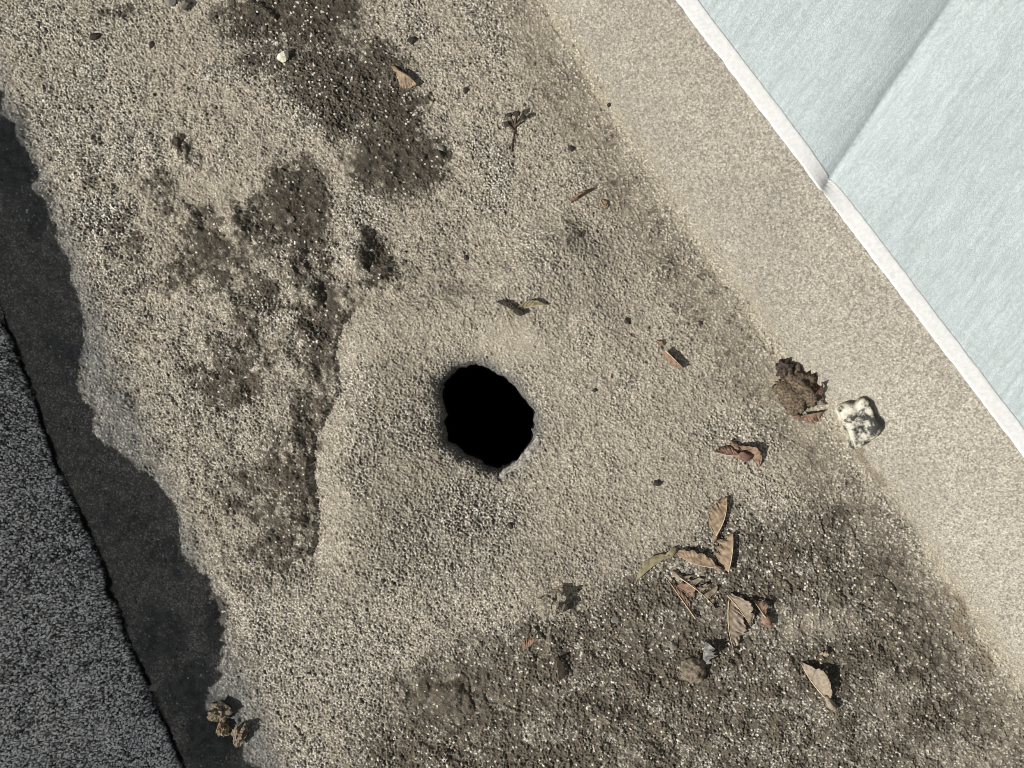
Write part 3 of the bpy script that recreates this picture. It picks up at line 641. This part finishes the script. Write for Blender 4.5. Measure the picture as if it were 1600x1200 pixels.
samara('winged_seed', 'slim olive winged seed lying at the left end of the cluster', (1044, 866), (994, 906), 13, side=1, bend=2, lift=3, vlift=5, mat=GREEN, vein=GREEN, seed=14, rag=.1, group=G, nut=(9, 6), rib=.15)
samara('winged_seed', 'narrow brown winged seed with a long bare stalk, lower left of cluster', (1086, 966), (1039, 900), 8, side=1, bend=0, lift=1, vlift=3, mat=BROWN, seed=15, rag=.2, group=G, nut=None, w0=.1)
samara('winged_seed', 'small broad pinkish brown wing lying between two narrow seed stalks', (1056, 916), (1084, 934), 17, side=-1, bend=0, lift=3, vlift=1, mat=BROWN, vein=BROWN, seed=16, rag=.15, group=G, nut=None, w0=.7)
samara('winged_seed', 'skeletal pale winged seed with separate finger like ribs', (1062, 902), (1118, 950), 24, side=-1, bend=3, lift=2, vlift=4, mat=PALEW, seed=17, rag=.5, group=G, nut=(8, 5), rib=.9, fingers=5)
samara('winged_seed', 'broad pale brown winged seed with its tip pointing down, largest of the cluster', (1136, 936), (1144, 1014), 28, side=-1, bend=-4, lift=3.5, vlift=5, mat=PALEW, seed=18, rag=.4, group=G, nut=None, rib=.8, w0=.5)
samara('winged_seed', 'grey brown winged seed overlapping the right side of the broad pale one', (1134, 928), (1172, 978), 18, side=-1, bend=2, lift=6, vlift=4, mat=PALEW, seed=19, rag=.4, group=G, nut=None, w0=.5)
samara('winged_seed', 'small brown winged seed with round olive nut at the right of cluster', (1193, 962), (1176, 938), 14, side=1, bend=0, lift=5, vlift=7, mat=BROWN, seed=20, rag=.4, group=G, nut=(9, 8))
samara('winged_seed', 'lone pale pink winged seed lying below and right of the cluster', (1291, 1092), (1249, 1034), 24, side=1, bend=-3, lift=8, vlift=1.5, mat=PALEW, seed=21, rag=.25, group=G, nut=(10, 7), veinr=1.6)
samara('winged_seed', 'lone tan winged seed beside the dark dirt near the top', (622, 112), (652, 134), 18, side=1, bend=-2, lift=1, vlift=6, mat=TAN, vein=DARKV, seed=22, rag=.12, group=G, nut=(6, 4), w0=.6)
samara('winged_seed', 'red tipped winged seed below the mottled stone', (1156, 712), (1114, 705), 12, side=1, bend=-2, lift=3, vlift=4, mat=RED, vein=VEIN, seed=23, rag=.2, group=G, nut=(9, 8), w0=.2, tiplift=2)
samara('winged_seed', 'dark brown winged seed touching the red tipped one', (1150, 698), (1186, 730), 16, side=-1, bend=3, lift=7, vlift=1, mat=BROWN, vein=DARKV, seed=24, rag=.3, group=G, nut=(7, 5))
samara('winged_seed', 'thin yellowish winged seed lying just above the drain hole', (806, 487), (854, 478), 9, side=-1, bend=2, lift=4, vlift=1.5, mat=GREEN, vein=VEIN, seed=25, rag=.2, group=G, nut=(6, 4), w0=.15)
samara('winged_seed', 'blackened winged seed left of the yellowish one above the drain hole', (806, 487), (776, 474), 9, side=1, bend=0, lift=3, vlift=1, mat=DARKG, vein=DARKV, seed=26, rag=.6, group=G, nut=(7, 6), w0=.4)
samara('seed_husk', 'dark brown rolled husk lying near the foot of the upstand', (892, 317), (929, 296), 11, side=-1, bend=0, lift=5, vlift=1, curl=1.4, mat=BROWN, vein=DARKV, seed=27, rag=.15, nut=None, cat='husk', w0=.8)
samara('seed_husk', 'straight split brown husk casting a dark shadow right of the drain', (1038, 548), (1066, 575), 9, side=1, bend=0, lift=1, vlift=7, mat=BROWN, vein=VEIN, seed=28, rag=.1, nut=None, cat='husk', w0=.9)
samara('bud_scale', 'tiny orange bud scale beside the dark rolled husk', (937, 313), (946, 328), 8, side=-1, lift=1.5, vlift=2, mat=TAN, seed=29, rag=.1, nut=None, cat='bud scale', w0=.5, veinr=.5)
samara('bud_scale', 'tiny orange bud scale at the upper end of the split husk', (1024, 534), (1033, 544), 8, side=-1, lift=2, vlift=2, mat=TAN, seed=30, rag=.1, nut=None, cat='bud scale', w0=.6, veinr=.5)
samara('leaf_flake', 'small yellowish flake above the lone pale pink winged seed', (1279, 1022), (1293, 1026), 8, side=-1, lift=3, vlift=1, mat=PALEW, seed=31, rag=.3, nut=None, cat='leaf flake', w0=.7, veinr=.4)
samara('leaf_flake', 'grey leaf scrap standing up behind the round clod', (1096, 1036), (1100, 1000), 15, side=1, lift=9, vlift=3, mat=simple('grey_leaf', (.10, .10, .095), (.26, .255, .235), 300), vein=DARKV, seed=32, rag=.8, nut=None, cat='leaf flake', w0=.6, veinr=.5)
samara('leaf_flake', 'tan pointed flake standing upright in the dirty area', (872, 1060), (868, 1028), 12, side=1, lift=1, vlift=9, mat=PALEW, vein=TAN, seed=33, rag=.3, nut=None, cat='leaf flake', w0=.9, veinr=.5)
samara('leaf_flake', 'brown flake lying flat at the upper left of the dirty area', (818, 1016), (842, 998), 14, side=-1, lift=2, vlift=1.5, mat=BROWN, vein=BROWN, seed=34, rag=.2, nut=None, cat='leaf flake', w0=.9, veinr=.4)

# stalk with a withered flower head
def stalk(name, label, pts, rad, mat, cat, parent=None):
    P = [(wx(x), wy(y), gz(x, y)+h*.001) for x, y, h in pts]
    return P, tube(P, [rad*.001*(1-.5*i/len(P)) for i in range(len(P))])
so = thing('seed_stalk', 'black withered stalk with a forked head on the open beige felt', 'stalk', (wx(800), wy(238), gz(800, 238)))
P, me = stalk('', '', [(799, 238, .8), (800, 226, 1.4), (803, 212, 1.6), (804, 200, 2), (804, 192, 3)], .9, None, None); add('stem', me, DARKV, so)
for i, pts in enumerate(([(804, 198, 2.4), (800, 190, 4), (796, 183, 6)], [(804, 198, 2.4), (806, 188, 5), (808, 181, 8)], [(804, 198, 2.4), (811, 194, 4), (817, 186, 7)], [(803, 203, 2), (797, 199, 3), (792, 195, 3)])):
    P, me = stalk('', '', pts, 1.1, None, None); b = add('twig', me, DARKV, so)
    x, y, h = pts[-1]; me = rock_mesh(400+i, 5.5*PX, 1, .8, .7, .5, 3, sub=2); hb = add('bud', me, DARKG, None); hb.parent = so; hb.location = (wx(x)-so.location.x, wy(y)-so.location.y, gz(x, y)+h*.001-so.location.z)
# debris heap: moss clod with scraps of leaf
def moss_mesh(seed, r, sx, sy, sz):
    me = rock_mesh(seed, r, sx, sy, sz, .5, 0, sub=4, freq=2.2); rg = random.Random(seed)
    for v_ in me.vertices: v_.co *= 1 + rg.uniform(-.07, .09)
    return me
MOSS = simple('dead_moss', (.05, .036, .026), (.20, .155, .105), 520, .95, .9, .001)
place('moss_clod', moss_mesh(71, 30*PX, 1.05, 1.05, .5), MOSS, 1242, 609, 'brown clod of dead moss beside the mottled stone', 'moss clod', sink=.35)
place('moss_tuft', moss_mesh(72, 13*PX, 1, 1.1, .7), simple('black_moss', (.02, .016, .014), (.09, .07, .055), 500, .95, .9, .001), 1224, 577, 'blackish moss tuft at the upper end of the brown clod', 'moss tuft', sink=.3)
GL = simple('grey_brown_leaf', (.12, .10, .08), (.28, .24, .19), 240, .8, .4, .0006)
samara('leaf_scrap', 'grey brown leaf scrap at the right of the moss clod', (1246, 634), (1284, 632), 22, side=-1, lift=5, vlift=4, mat=GL, vein=GL, seed=35, rag=.4, nut=None, cat='leaf scrap', w0=.8, rib=.8)
samara('leaf_scrap', 'reddish leaf scrap tucked against the right of the moss clod', (1262, 620), (1276, 598), 9, side=1, lift=4, vlift=9, mat=RED, vein=DARKV, seed=36, rag=.4, nut=None, cat='leaf scrap', w0=.6, rib=.3)
samara('winged_seed', 'rusty winged seed at the bottom of the moss clod, pointing right', (1246, 650), (1282, 642), 15, side=1, lift=1, vlift=6, mat=BROWN, vein=TAN, seed=37, rag=.25, nut=(5, 4), group=G, w0=.6)
samara('leaf_scrap', 'small grey scrap under the left of the moss clod', (1224, 640), (1240, 652), 12, side=-1, lift=3, vlift=2, mat=GL, vein=GL, seed=38, rag=.4, nut=None, cat='leaf scrap', w0=.8)
